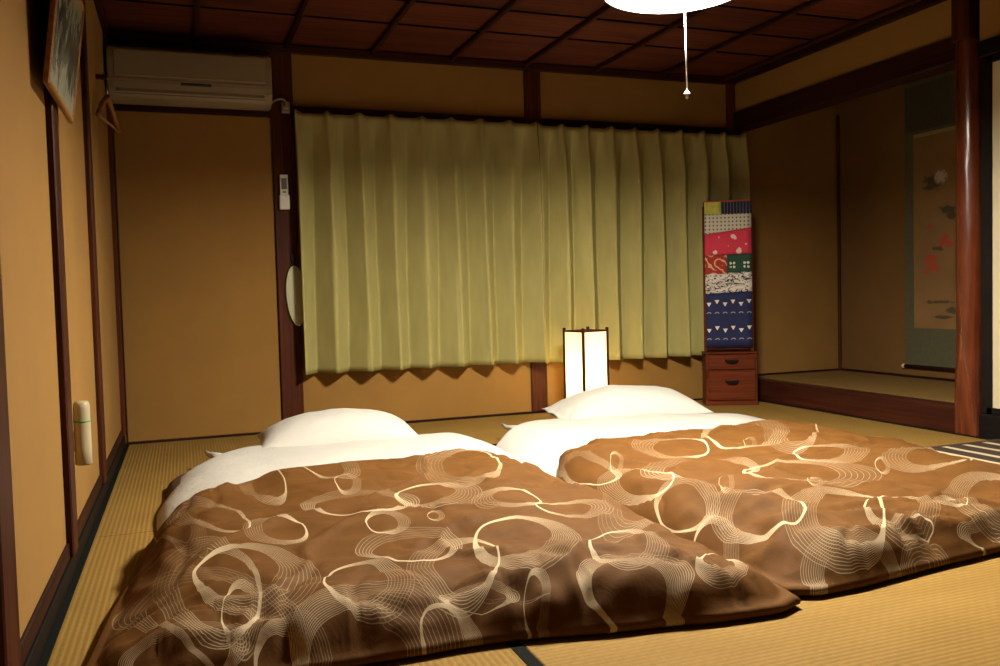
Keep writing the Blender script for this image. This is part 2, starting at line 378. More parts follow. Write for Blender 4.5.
# ------------------------------------------------------------------ curtains
def tri(p):                                  # triangle wave -1..1, barely rounded
    v = 2/PI*math.asin(math.sin(2*PI*p)*.992); return v/.92
def curtain(name, x0, x1, n, ztop, zbot, seed, label, slope=0.0):
    L = Vector((x0, -.088, zbot)); verts = []; faces = []; nx = n*26; nz = 46
    rnd = random.Random(seed); jit = [rnd.uniform(-.06, .06) for _ in range(n+3)]; am = [rnd.uniform(.92, 1.08) for _ in range(n+3)]
    for j in range(nz+1):
        tz = j/nz; z = zbot + (ztop-zbot)*tz
        dn = 1-tz                                       # 0 at the header, 1 at the hem
        for i in range(nx+1):
            u = i/nx*n; c = int(min(u, n-1e-6)); fr = u-c
            ph = u + .25 + (jit[c]*(1-fr)+jit[c+1]*fr)*(.3+.7*dn) + .03*math.sin(3.1*z+c*1.7)
            A = (am[c]*(1-fr)+am[c+1]*fr)*(.020 + .030*min(1, dn/.2)**.8 + .004*dn)
            t_ = tri(ph)
            # header: pinched pleats, narrow ridge at each pleat and a flat span between
            pin = max(0, math.cos(2*PI*(ph-.25)))**6
            hd = max(0, 1-dn/.12)
            yv = -A*t_*(1-hd) - hd*(.022*pin - .006)
            yv += .004*noise.noise(Vector((u*1.3, z*2.2, seed)))
            x = x0 + (x1-x0)*u/n + .006*math.sin(2*PI*ph)*(1-hd)*dn
            zz = z
            if j == nz: zz -= .022*(1-max(0, math.cos(2*PI*(ph-.25)))**1.5)*(.6+.4*rnd.random()*0)
            if j == nz-1: zz -= .012*(1-max(0, math.cos(2*PI*(ph-.25)))**1.5)
            zz += slope*(u/n)*dn
            verts.append((x-L.x, yv, zz-L.z))
    for j in range(nz):
        for i in range(nx):
            a = j*(nx+1)+i; faces.append((a, a+1, a+nx+2, a+nx+1))
    o = mobj(name, verts, faces, M['curtain'], None, L, smooth=True)
    md = o.modifiers.new('thick', 'SOLIDIFY'); md.thickness = .0025; md.offset = 0
    return tag(o, label, 'curtain', 'green window curtains')
curtain('curtain', 1.005, 2.545, 8, 1.908, .350, 3, 'sage green pleated curtain covering the left half of the window', -.005)
curtain('curtain', 2.550, 4.165, 9, 1.900, .335, 11, 'sage green pleated curtain covering the right half of the window', -.008)
crl = box('curtain_rail', (1.012, -.040, 1.872), (4.05, -.0285, 1.897), plain('dark_rail_metal', (.05, .03, .02), .4), bev=.004); tag(crl, 'dark curtain rail along the window head', 'curtain rail')

# ------------------------------------------------------------------ bedding
def lerp(a, b, t_): return a+(b-a)*t_
def poly(pts, x):
    if x <= pts[0][0]: return pts[0][1]
    for (a, b), (c, d) in zip(pts, pts[1:]):
        if x <= c:
            s_ = (x-a)/(c-a); s_ = s_*s_*(3-2*s_); return lerp(b, d, s_)
    return pts[-1][1]
def prof(d, w, p=.6):
    if d <= 0: return 0
    if d >= w: return 1
    return math.sin(d/w*PI/2)**p
def fbm(v, o=4): return noise.fractal(v, 1.0, 2.1, o)
def ridg(v): return 1-abs(noise.noise(v))*2

def soft_pad(name, mat, base, near, far, left, right, top, wn, wf, wl_, wr2_, amp, seed, res=.022, label=None, cat=None, group=None, extra=None, zb=.002, shell=False):
    """A soft slab: near(u), far(u) give y; left(v), right(v) give x; height eased down at each side."""
    nu = int(1.6/res); nv = int((far(.5)-near(.5))/res)+1
    verts = []; faces = []
    def P(u, v):
        x = lerp(left(v), right(v), u); yv = lerp(near(u), far(u), v)
        dl = (x-left(v)); dr = right(v)-x; dn = yv-near(u); df = far(u)-yv
        k = prof(dl, wl_)*prof(dr, wr2_)*prof(dn, wn)*prof(df, wf)
        z = top*k + amp*fbm(Vector((x*3+seed, yv*3, seed)))*min(1, k*1.5)
        if extra: z += extra(x, yv, u, v, k)
        return Vector((x, yv, max(zb, z)))
    ts = lambda n: [i/n for i in range(n+1)]
    for v in ts(nv):
        for u in ts(nu): verts.append(P(u, v)-base)
    w = nu+1
    for j in range(nv):
        for i in range(nu): a = j*w+i; faces.append((a, a+1, a+w+1, a+w))
    # closed flat underside
    if shell:
        o = mobj(name, verts, faces, mat, None, base, smooth=True); md = o.modifiers.new('thick', 'SOLIDIFY'); md.thickness = .004; md.offset = -1
        tag(o, label, cat, group); return o, P
    rim = [i for i in range(w)] + [j*w+nu for j in range(1, nv+1)] + [nv*w+i for i in range(nu-1, -1, -1)] + [j*w for j in range(nv-1, 0, -1)]
    b0 = len(verts)
    for i in rim: p = verts[i]; verts.append(Vector((p.x, p.y, zb-base.z-.0015)))
    n = len(rim)
    for k in range(n): faces.append((rim[k], b0+k, b0+(k+1) % n, rim[(k+1) % n]))
    faces.append(tuple(range(b0+n-1, b0-1, -1)))
    o = mobj(name, verts, faces, mat, None, base, smooth=True)
    if label: tag(o, label, cat, group)
    return o, P

# ---- printed comforter cloth: families of fine lines forming rings
def ring_group():
    g = bpy.data.node_groups.new('line_ring', 'ShaderNodeTree')
    for nm, ty in (('P', 'NodeSocketVector'), ('C', 'NodeSocketVector'), ('RA', 'NodeSocketVector'), ('RB', 'NodeSocketVector'), ('D', 'NodeSocketVector'), ('w0', 'NodeSocketFloat'), ('w1', 'NodeSocketFloat'), ('n', 'NodeSocketFloat'), ('lw', 'NodeSocketFloat')):
        g.interface.new_socket(nm, in_out='INPUT', socket_type=ty)
    g.interface.new_socket('mask', in_out='OUTPUT', socket_type='NodeSocketFloat')
    N = g.nodes; Lk = g.links
    gi = N.new('NodeGroupInput'); go = N.new('NodeGroupOutput')
    def put(s, v):
        if hasattr(v, 'is_output'): Lk.new(v, s)
        else: s.default_value = v
    def mt(op, a, b=0.0, c=0.0):
        n = N.new('ShaderNodeMath'); n.operation = op; put(n.inputs[0], a); put(n.inputs[1], b); put(n.inputs[2], c); return n.outputs[0]
    def vm(op, a, b=None):
        n = N.new('ShaderNodeVectorMath'); n.operation = op; put(n.inputs[0], a)
        if b is not None: put(n.inputs[1], b)
        return n.outputs['Value'] if op in ('LENGTH', 'DOT_PRODUCT') else n.outputs[0]
    pc0 = vm('SUBTRACT', gi.outputs['P'], gi.outputs['C'])
    cb = N.new('ShaderNodeCombineXYZ'); Lk.new(vm('DOT_PRODUCT', pc0, gi.outputs['RA']), cb.inputs[0]); Lk.new(vm('DOT_PRODUCT', pc0, gi.outputs['RB']), cb.inputs[1])
    rel = cb.outputs[0]
    rho = vm('LENGTH', rel); cs = vm('DOT_PRODUCT', vm('NORMALIZE', rel), gi.outputs['D'])
    w = mt('MULTIPLY_ADD', cs, gi.outputs['w1'], gi.outputs['w0'])
    t_ = mt('DIVIDE', mt('SUBTRACT', 1.0, rho), w)
    tn = mt('MULTIPLY', t_, gi.outputs['n'])
    tr_ = mt('ABSOLUTE', mt('SUBTRACT', mt('FRACT', tn), .5))          # .5 on a line
    dist = mt('MULTIPLY', mt('SUBTRACT', .5, tr_), mt('DIVIDE', w, gi.outputs['n']))   # distance to the line, radius units
    mr = N.new('ShaderNodeMapRange'); mr.interpolation_type = 'SMOOTHSTEP'; Lk.new(mt('DIVIDE', dist, gi.outputs['lw']), mr.inputs[0])
    mr.inputs[1].default_value = .35; mr.inputs[2].default_value = .75; mr.inputs[3].default_value = 1; mr.inputs[4].default_value = 0
    ins = mt('MULTIPLY', mt('GREATER_THAN', tn, -.25), mt('LESS_THAN', tn, mt('ADD', gi.outputs['n'], .25)))
    Lk.new(mt('MULTIPLY', mt('MULTIPLY', mt('MAXIMUM', mr.outputs[0], .09), mt('MULTIPLY_ADD', cs, -.30, .70)), ins), go.inputs[0])
    return g
RG = ring_group()
def comforter_mat(name, rings):
    """rings: (cx, cy, rx, ry, thick direction in degrees, mean width, width swing, lines)"""
    t = NT(name); uv = t.tc('UV')
    wob = t.noise(uv, 3, 1); wob2 = t.noise(t.mapv(uv, loc=(7, 3, 0)), 3, 1)
    P = t.vmath('ADD', uv, t.comb(t.math('MULTIPLY_ADD', wob, .05, -.025), t.math('MULTIPLY_ADD', wob2, .05, -.025)))
    acc = None
    for cx, cy, ra, rb, rad, ang, w0, w1, n in rings:
        g = t.n.new('ShaderNodeGroup'); g.node_tree = RG; t.l.new(P, g.inputs['P'])
        g.inputs['C'].default_value = (cx, cy, 0); g.inputs['RA'].default_value = ra; g.inputs['RB'].default_value = rb
        a = math.radians(ang); g.inputs['D'].default_value = (math.cos(a), math.sin(a), 0)
        g.inputs['w0'].default_value = w0; g.inputs['w1'].default_value = w1; g.inputs['n'].default_value = round(n*1.15)
        g.inputs['lw'].default_value = .0013/rad
        acc = g.outputs[0] if acc is None else t.math('MAXIMUM', acc, g.outputs[0])
    n = t.noise(uv, 9, 4); fine = t.noise(uv, 400, 2)
    cloth = t.ramp(t.math('ADD', t.math('MULTIPLY', n, .7), t.math('MULTIPLY', fine, .3)), [(.3, (.086, .0345, .0065)), (.7, (.118, .0485, .0098))])
    t.base(t.mix(t.math('MULTIPLY', acc, .95), cloth, (.52, .41, .27)))
    t.rough(.75); t.b.inputs['Specular IOR Level'].default_value = .12
    cr = t.noise(uv, 16, 5, .6, 1.2)
    t.bump(t.math('ADD', t.math('MULTIPLY', cr, .8), t.math('MULTIPLY', fine, .05)), .22, .012)
    return t.m
# image coordinates of the printed rings, turned into cloth coordinates at plateau height
def at(px, py, z):
    d = fw + (px-500)/FPX*rr - (py-333)/FPX*uu
    k = (z-CAM.z)/d.z; return CAM + k*d
def hit(px, py, zf):
    z = .12
    for _ in range(14): p = at(px, py, z); z = .5*z + .5*zf(p.x, p.y)
    return at(px, py, z)
def rings_from(lst, zf):
    out = []
    for x0, x1, y0, y1, ang, w0, w1, n in lst:
        xm, ym = (x0+x1)/2, (y0+y1)/2
        l_ = hit(x0, ym, zf); r_ = hit(x1, ym, zf); tp = hit(xm, y0, zf); bt = hit(xm, y1, zf)
        a = (r_-l_)/2; b = (tp-bt)/2; c = (l_+r_+tp+bt)/4
        det = a.x*b.y-a.y*b.x
        ra = (b.y/det, -b.x/det, 0); rb = (-a.y/det, a.x/det, 0)
        w0 = max(w0, .3)
        out.append((c.x, c.y, ra, rb, (a.length+b.length)/2, ang, w0, .87*w0, n))
    return out
LR = [(192, 320, 546, 618, -20, .36, .18, 9), (220, 264, 582, 646, 0, .34, .22, 6), (322, 418, 562, 618, -10, .26, .16, 7), (290, 470, 588, 690, 60, .46, .34, 12),
      (244, 310, 516, 546, 200, .35, .25, 6), (470, 580, 526, 578, -30, .34, .18, 10), (588, 672, 532, 578, -20, .26, .16, 7), (576, 700, 554, 632, 75, .45, .33, 12),
      (698, 748, 556, 600, -60, .45, .3, 9), (524, 550, 574, 640, 0, .34, .22, 6), (474, 542, 492, 518, 200, .35, .25, 6), (536, 612, 502, 522, 0, .3, .2, 5),
      (436, 550, 592, 622, 100, .26, .18, 5), (424, 492, 612, 668, -20, .4, .26, 10), (410, 500, 540, 604, 190, .3, .2, 6), (443, 520, 584, 619, 80, .26, .2, 5),
      (416, 502, 456, 482, 200, .34, .24, 6), (332, 358, 476, 494, 0, .3, .2, 4), (236, 286, 476, 498, 190, .34, .24, 5), (396, 484, 482, 512, -20, .36, .2, 7),
      (428, 446, 514, 527, 0, .3, .1, 3), (364, 408, 514, 536, 20, .32, .22, 6), (110, 300, 575, 680, 120, .2, .15, 5), (150, 260, 540, 640, 150, .22, .16, 5),
      (300, 420, 490, 516, 90, .3, .2, 5), (170, 250, 505, 540, 160, .24, .16, 5), (296, 360, 462, 480, 40, .3, .2, 5), (355, 460, 530, 566, 100, .2, .14, 4),
      (120, 250, 630, 690, 80, .26, .2, 6), (600, 668, 510, 534, 170, .3, .2, 5), (150, 205, 520, 560, 10, .3, .2, 5), (255, 330, 632, 700, 30, .4, .2, 8)]
RR = [(708, 806, 496, 542, 150, .3, .2, 8), (782, 888, 490, 556, 180, .34, .2, 10), (864, 940, 493, 543, -30, .24, .16, 6), (889, 936, 523, 544, 180, .3, .2, 6),
      (931, 966, 496, 509, 180, .3, .2, 5), (943, 1030, 472, 522, 180, .34, .2, 9), (742, 878, 462, 488, 0, .3, .2, 6), (806, 824, 478, 494, 0, .3, .1, 3),
      (793, 870, 445, 465, 0, .34, .2, 7), (883, 972, 452, 473, 180, .3, .2, 6), (874, 889, 462, 474, 0, .3, .1, 3), (745, 758, 439, 449, 0, .3, .1, 3),
      (761, 822, 425, 441, 180, .3, .2, 5), (720, 735, 478, 500, 0, .3, .1, 3), (598, 672, 464, 502, 180, .3, .2, 8), (609, 622, 452, 469, 0, .3, .1, 3),
      (634, 708, 438, 455, 180, .3, .2, 6), (892, 960, 548, 600, 90, .4, .25, 9), (640, 760, 455, 482, 120, .22, .16, 5), (550, 620, 456, 486, 120, .3, .2, 5),
      (690, 740, 520, 580, 0, .34, .2, 8), (960, 1040, 512, 550, 90, .3, .2, 6), (800, 900, 536, 600, 120, .36, .24, 9), (655, 720, 480, 530, 60, .24, .18, 6), (700, 790, 425, 446, 60, .28, .2, 5)]
class Cloth:
    def __init__(s_, near, head, left, right, top, mtop, wl_, wr2_, foot, pr=.62):
        s_.near, s_.head, s_.left, s_.right, s_.top, s_.mtop, s_.wl, s_.wr, s_.foot, s_.pr = near, head, left, right, top, mtop, wl_, wr2_, foot, pr
    def smooth(s_, x, yv, u, v):
        dl = x-s_.left(v); dr = s_.right(v)-x; dn = yv-s_.near(u); df = s_.head(u)-yv
        k = prof(dl, s_.wl, .62)*prof(dr, s_.wr, s_.pr)*prof(dn, .12, .5)
        z = s_.top*k*lerp(s_.foot, 1, min(1, max(0, dn/.95))**.8)
        z -= (1-prof(df, .14, .7))*(s_.top-s_.mtop-.022)*k
        return z, k, dl, dr, dn, df
    def zxy(s_, x, yv):
        u = v = .5
        for _ in range(6):
            u = min(1, max(0, (x-s_.left(v))/(s_.right(v)-s_.left(v)))); v = min(1, max(0, (yv-s_.near(u))/(s_.head(u)-s_.near(u))))
        return s_.smooth(x, yv, u, v)[0]
LN = lambda u: poly([(0, -3.38), (.07, -3.45), (.45, -3.475), (.95, -3.585), (1, -3.56)], u)
LH = lambda u: poly([(0, -2.34), (.12, -2.27), (.36, -2.07), (.62, -2.01), (.88, -1.99), (1, -2.16)], u)
RN = lambda u: poly([(0, -3.50), (.05, -3.53), (.5, -3.46), (.95, -3.44), (1, -3.36)], u)
RH = lambda u: poly([(0, -2.26), (.10, -2.02), (.24, -1.89), (.55, -1.89), (.80, -1.82), (1, -1.74)], u)
CL = Cloth(LN, LH, lambda v: lerp(.115, .215, v), lambda v: poly([(0, 1.735), (.06, 1.745), (.3, 1.69), (1, 1.60)], v), .185, .115, .26, .22, .55)
CR = Cloth(RN, RH, lambda v: poly([(0, 1.765), (.05, 1.752), (.5, 1.70), (1, 1.66)], v), lambda v: poly([(0, 3.42), (.55, 3.40), (1, 3.36)], v), .165, .10, .22, .50, .62, 1.0)
M['comf_l'] = comforter_mat('brown_ring_print_cloth', rings_from(LR, CL.zxy))
M['comf_r'] = comforter_mat('brown_ring_print_cloth_second', rings_from(RR, CR.zxy))

def comforter(name, mat, base, cl_, seed, label, extra=None):
    near, head, left, right, top, foot = cl_.near, cl_.head, cl_.left, cl_.right, cl_.top, cl_.foot
    res = .0105
    nu = int((right(.5)-left(.5))/res); nv = int((head(.5)-near(.5))/res)
    verts = []; uvs = []; faces = []; w = nu+1
    def height(x, yv, u, v):
        z, k, dl, dr, dn, df = cl_.smooth(x, yv, u, v)
        kk = min(1, k*1.3)
        e = max(0, 1-dn/.38); el = max(0, 1-dl/.35); er = max(0, 1-dr/.35)
        z += .026*fbm(Vector((x*2.3+seed, yv*2.3, seed)), 2)*kk
        z += .010*ridg(Vector((x*5+seed+.4*noise.noise(Vector((x*4, yv*4, 7))), yv*6, seed+3.3)))*kk
        # creases running along the foot and the sides
        q = Vector((x*4.5+seed+.6*noise.noise(Vector((x*3, yv*3, 1))), yv*13, seed))
        z += .020*e*(ridg(q)-.35)*kk
        z += .012*el*(ridg(Vector((x*12+seed, yv*4.5, 9)))-.4)*kk
        z += .012*er*(ridg(Vector((x*12+seed, yv*4.5, 5)))-.4)*kk
        z += .010*e*(ridg(Vector((x*13+seed, yv*5+.5*noise.noise(Vector((x*6, yv*6, 3))), seed+1)))-.4)*kk
        z += .012*(max(0, ridg(Vector((x*2.6+yv*1.1+seed, yv*3.4-x*.8, seed+6)))-.72)/.28)**2*kk
        wx = .25*noise.noise(Vector((x*5, yv*5, seed))); wy = .25*noise.noise(Vector((x*5, yv*5, seed+4)))
        cr1 = max(0, 1-abs(noise.noise(Vector((x*4+wx+seed, yv*10+wy, 2.2))))/.16)
        cr2 = max(0, 1-abs(noise.noise(Vector((x*7+wx, yv*3.5+wy+seed, 8.2))))/.10)
        sd = max(e, .7*el, .7*er)
        z -= (.012*e*cr1 + .009*sd*cr2 + .003*cr2)*kk
        if extra: z += extra(x, yv, u, v)*kk
        return max(.030, z)
    for j in range(nv+1):
        v = j/nv
        for i in range(nu+1):
            u = i/nu
            x = lerp(left(v), right(v), u); yv = lerp(near(u), head(u), v)
            z = height(x, yv, u, v)
            ed = min(1, min(i, nu-i, j)*res/.06)
            # the outline itself wanders a little
            x += .010*noise.noise(Vector((yv*5, seed, 2)))*(1-ed); yv += .010*noise.noise(Vector((x*6, seed, 4)))*(1-ed)
            verts.append(Vector((x, yv, z))-base); uvs.append((x, yv))
    for j in range(nv):
        for i in range(nu): a = j*w+i; faces.append((a, a+1, a+w+1, a+w))
    rim = [i for i in range(w)] + [j*w+nu for j in range(1, nv+1)] + [nv*w+i for i in range(nu-1, -1, -1)] + [j*w for j in range(nv-1, 0, -1)]
    cx = sum(verts[i].x for i in rim)/len(rim); cy = sum(verts[i].y for i in rim)/len(rim); n = len(rim)
    prev = rim
    for ins, dz in ((-.010, -.009), (-.008, -.019), (.004, -.025), (.03, -.027)):
        b0 = len(verts)
        for i in rim:
            p = verts[i]; d = Vector((cx-p.x, cy-p.y, 0)).normalized()
            verts.append(Vector((p.x+d.x*ins, p.y+d.y*ins, max(.003-base.z, p.z+dz)))); uvs.append(uvs[i])
        cur = list(range(b0, b0+n))
        for k in range(n): faces.append((prev[k], cur[k], cur[(k+1) % n], prev[(k+1) % n]))
        prev = cur
    o = mobj(name, verts, faces, mat, None, base, smooth=True)
    uvl = o.data.uv_layers.new(name='UVMap')
    li = [0]*len(o.data.loops); o.data.loops.foreach_get('vertex_index', li)
    flat = []
    for i in li: flat.extend(uvs[i])
    uvl.data.foreach_set('uv', flat)
    return tag(o, label, 'comforter', 'brown ring-print comforters')

# left bed
comforter('comforter', M['comf_l'], Vector((.9, -2.8, 0)), CL, 1.7, 'brown comforter with cream ring print on the left bed')
soft_pad('futon_mattress', M['brown_pad'], Vector((.92, -2.3, 0)), lambda u: -3.05, lambda u: lerp(-1.36, -1.46, u), lambda v: lerp(.27, .245, v), lambda v: 1.62, .075, .06, .06, .10, .10, .004, 3,
         label='brown futon mattress under the left bed sheet', cat='mattress')
soft_pad('bed_sheet', M['cotton'], Vector((.95, -1.75, 0)), lambda u: -2.62, lambda u: poly([(0, -1.30), (.25, -1.06), (.6, -1.08), (.85, -1.10), (1, -1.24)], u), lambda v: poly([(0, .255), (.55, .225), (.85, .26), (1, .345)], v), lambda v: poly([(0, 1.62), (.45, 1.72), (.8, 1.78), (1, 1.74)], v), .126, .05, .14, .26, .24, .010, 4,
         label='white cotton sheet over the head of the left bed', cat='bed sheet', shell=True, zb=.007)
# right bed
comforter('comforter', M['comf_r'], Vector((2.55, -2.6, 0)), CR, 8.3, 'brown comforter with cream ring print on the right bed',
          extra=lambda x, yv, u, v: .022*math.exp(-((x-2.0)/.22)**2-((yv+3.1)/.3)**2)*ridg(Vector((x*5, yv*8, 2))))
soft_pad('futon_mattress', M['brown_pad'], Vector((2.6, -2.3, 0)), lambda u: -3.05, lambda u: lerp(-1.06, -1.36, u), lambda v: lerp(1.86, 1.98, v), lambda v: 3.20, .07, .06, .06, .10, .18, .004, 5,
         label='brown futon mattress under the right bed sheet', cat='mattress')
soft_pad('bed_sheet', M['cotton'], Vector((2.6, -1.6, 0)), lambda u: -2.45, lambda u: poly([(0, -1.00), (.12, -.86), (.5, -.96), (.85, -1.12), (1, -1.28)], u), lambda v: poly([(0, 1.72), (.5, 1.70), (.8, 1.76), (1, 1.93)], v), lambda v: poly([(0, 3.2), (.6, 3.36), (1, 3.44)], v), .112, .05, .14, .28, .36, .010, 6,
         label='bright white cotton sheet over the head of the right bed', cat='bed sheet', shell=True, zb=.007)

def pillow(name, c, rz, tilt, a, b, tk, seed, label, flap=False):
    root = empty(name, c, rz)
    nu, nv = 60, 40; verts = []; faces = []
    def pt(u, v, sgn):
        cu = math.copysign(abs(u), u)
        ox = a*u*(1-.045*(1-abs(v)**2)); oy = b*v*(1-.06*(1-abs(u)**2))
        e = max(0, 1-abs(u)**2.4)**.62*max(0, 1-abs(v)**2.4)**.62
        z = tk*e*(1.0 if sgn > 0 else -.25)
        z += .010*fbm(Vector((ox*5+seed, oy*5, seed+sgn)), 3)*e
        cw = max(abs(u), abs(v))
        z += .010*(ridg(Vector((ox*9+seed, oy*9, 3)))-.5)*max(0, cw-.45)*e**.5
        z += tilt*oy
        return Vector((ox, oy, z))
    for sgn in (1, -1):
        b0 = len(verts)
        for j in range(nv+1):
            for i in range(nu+1):
                verts.append(pt(math.sin(PI/2*(i/nu*2-1)), math.sin(PI/2*(j/nv*2-1)), sgn))
        for j in range(nv):
            for i in range(nu):
                q = b0+j*(nu+1)+i; f = (q, q+1, q+nu+2, q+nu+1); faces.append(f if sgn > 0 else f[::-1])
    o = mobj('pillow_body', verts, faces, M['pillowcase'], root, smooth=True)
    bm = bmesh.new(); bm.from_mesh(o.data); bmesh.ops.remove_doubles(bm, verts=bm.verts, dist=.0005); bm.to_mesh(o.data); bm.free()
    o.data.polygons.foreach_set('use_smooth', [True]*len(o.data.polygons))
    if flap:
        # loose open end of the case, beyond the filling
        vs2 = []; fs2 = []; n1, n2 = 10, 28
        for sgn in (1, -1):
            b0 = len(vs2)
            for i in range(n1+1):
                t_ = i/n1
                for j in range(n2+1):
                    v = j/n2*2-1; x = -a*.80 - a*.27*t_
                    zt = sgn*tk*.50*(1-.93*t_)*max(0, 1-abs(v)**2.6)**.6*(1 if sgn > 0 else .45) + .012*ridg(Vector((t_*2, v*3, 6)))*t_
                    vs2.append(Vector((x+.02*noise.noise(Vector((v*2, t_, 1)))*t_, b*v*(.96-.22*t_), zt+tilt*b*v)))
            for i in range(n1):
                for j in range(n2): q = b0+i*(n2+1)+j; fs2.append((q, q+1, q+n2+2, q+n2+1))
        f = mobj('pillowcase_flap', vs2, fs2, M['pillowcase'], root, smooth=True)
        f['label'] = 'loose open end of the pillowcase'
    return tag(root, label, 'pillow', 'white pillows')
pillow('pillow', (1.035, -1.08, .112), math.radians(-4), .03, .385, .235, .138, 2.0, 'plump white pillow at the head of the left bed')
pillow('pillow', (2.725, -.90, .106), math.radians(-6), .03, .43, .235, .142, 5.0, 'bright white pillow in front of the glowing floor lantern', True)
# loose twisted sheet corners
for o_, pts in (('bed_sheet', [(222, 460, .075), (214, 456, .085), (209, 454.5, .082), (205.5, 451.5, .088)]), ('bed_sheet.001', [(524, 432, .07), (514, 428.5, .082), (507, 427.5, .080), (501.5, 424, .086)])):
    so_ = bpy.data.objects[o_]; L_ = so_.location
    tube('corner_tuft', [at(*p_)-L_ for p_ in pts], [.030, .018, .012, .006], M['cotton'], so_, 10)

# ------------------------------------------------------------------ floor lantern
lt = empty('floor_lantern', (2.735, -.36, 0), math.radians(12.6)); tag(lt, 'square paper floor lantern with dark wooden posts, lit', 'lantern')
S = .192/2; dk = M['wood_y']
box('base', (-S-.012, -S-.012, 0), (S+.012, S+.012, .022), dk, lt, .004)
for sx in (-1, 1):
    for sy in (-1, 1): box('post', (sx*S-.008, sy*S-.008, .022), (sx*S+.008, sy*S+.008, .572), dk, lt, .002)
tp = NT('lantern_paper'); tp.b.inputs['Base Color'].default_value = (.9, .82, .62, 1); tp.rough(.9)
s = tp.sep(tp.tc()); slat = tp.math('SINE', tp.math('MULTIPLY', s[0], 2*PI/.0085)); tp.bump(slat, .3, .002)
tl = tp.n.new('ShaderNodeBsdfTranslucent'); tl.inputs[0].default_value = (.95, .84, .60, 1)
em = tp.n.new('ShaderNodeEmission'); em.inputs[0].default_value = (*LANTERN_COLOR, 1); em.inputs[1].default_value = LANTERN_PAPER
ms = tp.n.new('ShaderNodeMixShader'); ms.inputs[0].default_value = .55; tp.l.new(tp.b.outputs[0], ms.inputs[1]); tp.l.new(tl.outputs[0], ms.inputs[2])
ad = tp.n.new('ShaderNodeAddShader'); tp.l.new(ms.outputs[0], ad.inputs[0]); tp.l.new(em.outputs[0], ad.inputs[1]); tp.l.new(ad.outputs[0], tp.out.inputs[0])
for k in range(4):
    a = k*PI/2
    pn = box('paper_panel', (-S+.006, -.0008, .03), (S-.006, .0008, .545), tp.m, lt, 0); pn.location = (S*math.sin(a), -S*math.cos(a), .03); pn.rotation_euler = (0, 0, a)
    for zz in (.545, .024):
        rl = box('rail', (-S+.006, -.005, zz), (S-.006, .005, zz+.011), dk, lt, .002); rl.location = (S*math.sin(a), -S*math.cos(a), zz); rl.rotation_euler = (0, 0, a)
lathe('bulb', [(.001, 0), (.018, .01), (.028, .035), (.022, .06), (.013, .075), (.013, .10)], M['lit'] if False else plain('bulb_glass', (.9, .85, .7), .3), lt, (0, 0, .20), 20)
box('bulb_holder', (-.02, -.02, .022), (.02, .02, .20), dk, lt, .003)
ld = bpy.data.lights.new('lantern_light', 'POINT'); ld.energy = LANTERN_WATTS; ld.color = LANTERN_COLOR; ld.shadow_soft_size = .035
lo = bpy.data.objects.new('lantern_light', ld); COL.objects.link(lo); lo.parent = lt; lo.location = (0, 0, .26)

# ------------------------------------------------------------------ dressing mirror with drawers and patchwork cover
CW = .345
ch = empty('dressing_mirror', (3.829, -.362, 0), math.radians(-25)); tag(ch, 'small red-brown drawer chest carrying a tall narrow mirror', 'dresser')
hw = CW/2
box('chest_body', (-hw, .006, .018), (hw, .170, .350), M['red_wood'], ch, .004)
box('plinth', (-hw-.004, -.002, 0), (hw+.004, .172, .022), M['red_wood'], ch, .003)
box('chest_top', (-hw-.006, -.006, .350), (hw+.006, .173, .362), M['red_wood'], ch, .004, 2)
dm = plain('dark_metal_pull', (.03, .02, .015), .35, .8)
for z0, z1 in ((.245, .338), (.035, .236)):
    dr = box('drawer', (-hw+.016, -.004, z0), (hw-.016, .012, z1), M['red_wood'], ch, .004)
    zc = (z1-z0)*.62
    hb = bmesh.new(); tube_bm(hb, [(-.036, -.009, zc), (-.034, -.020, zc-.004), (-.02, -.024, zc-.010), (.02, -.024, zc-.010), (.034, -.020, zc-.004), (.036, -.009, zc)], .004, 8)
    box_bm(hb, (-.046, -.011, zc-.007), (.046, -.008, zc+.009), .001); bmobj('handle', hb, dm, dr, smooth=False)
mh = hw-.016
for sx in (-1, 1): box('mirror_post', (sx*mh-.011, .085, .362), (sx*mh+.011, .107, 1.36), M['red_wood'], ch, .003)
box('mirror_rail', (-mh+.011, .087, 1.335), (mh-.011, .105, 1.362), M['red_wood'], ch, .003)
box('mirror_rail', (-mh+.011, .087, .375), (mh-.011, .105, .400), M['red_wood'], ch, .003)
tg = NT('mirror_glass'); tg.base((.8, .82, .82)); tg.rough(.05); tg.b.inputs['Metallic'].default_value = 1
box('mirror', (-mh+.011, .092, .40), (mh-.011, .098, 1.335), tg.m, ch, 0)
box('mirror_back', (-mh+.011, .099, .40), (mh-.011, .104, 1.335), M['red_wood'], ch, 0)

# patchwork cover hung over the mirror (a thing of its own)
cvw = .312
cv = empty('mirror_cover')
def pm(name, fn, rough=.85):
    t = NT(name); s = t.sep(t.tc()); fn(t, s[0], s[2]); t.rough(rough)
    n = t.noise(t.tc(), 300, 2); t.bump(n, .2, .001); return t.m
def m_yellow(t, x, z): t.base(t.ramp(t.noise(t.tc(), 30, 3), [(.3, (.42, .40, .05)), (.7, (.62, .58, .14))]))
def m_stripe(t, x, z):
    f = t.math('GREATER_THAN', t.math('SINE', t.math('MULTIPLY', x, 2*PI/.021)), .72); t.base(t.mix(f, (.010, .010, .026), (.12, .11, .17)))
def m_lattice(t, x, z):
    a = t.math('GREATER_THAN', t.math('SINE', t.math('MULTIPLY', x, 2*PI/.026)), .3); b = t.math('GREATER_THAN', t.math('SINE', t.math('MULTIPLY', z, 2*PI/.026)), .2)
    t.base(t.mix(t.math('MULTIPLY', a, b), (.62, .58, .48), (.12, .12, .10)))
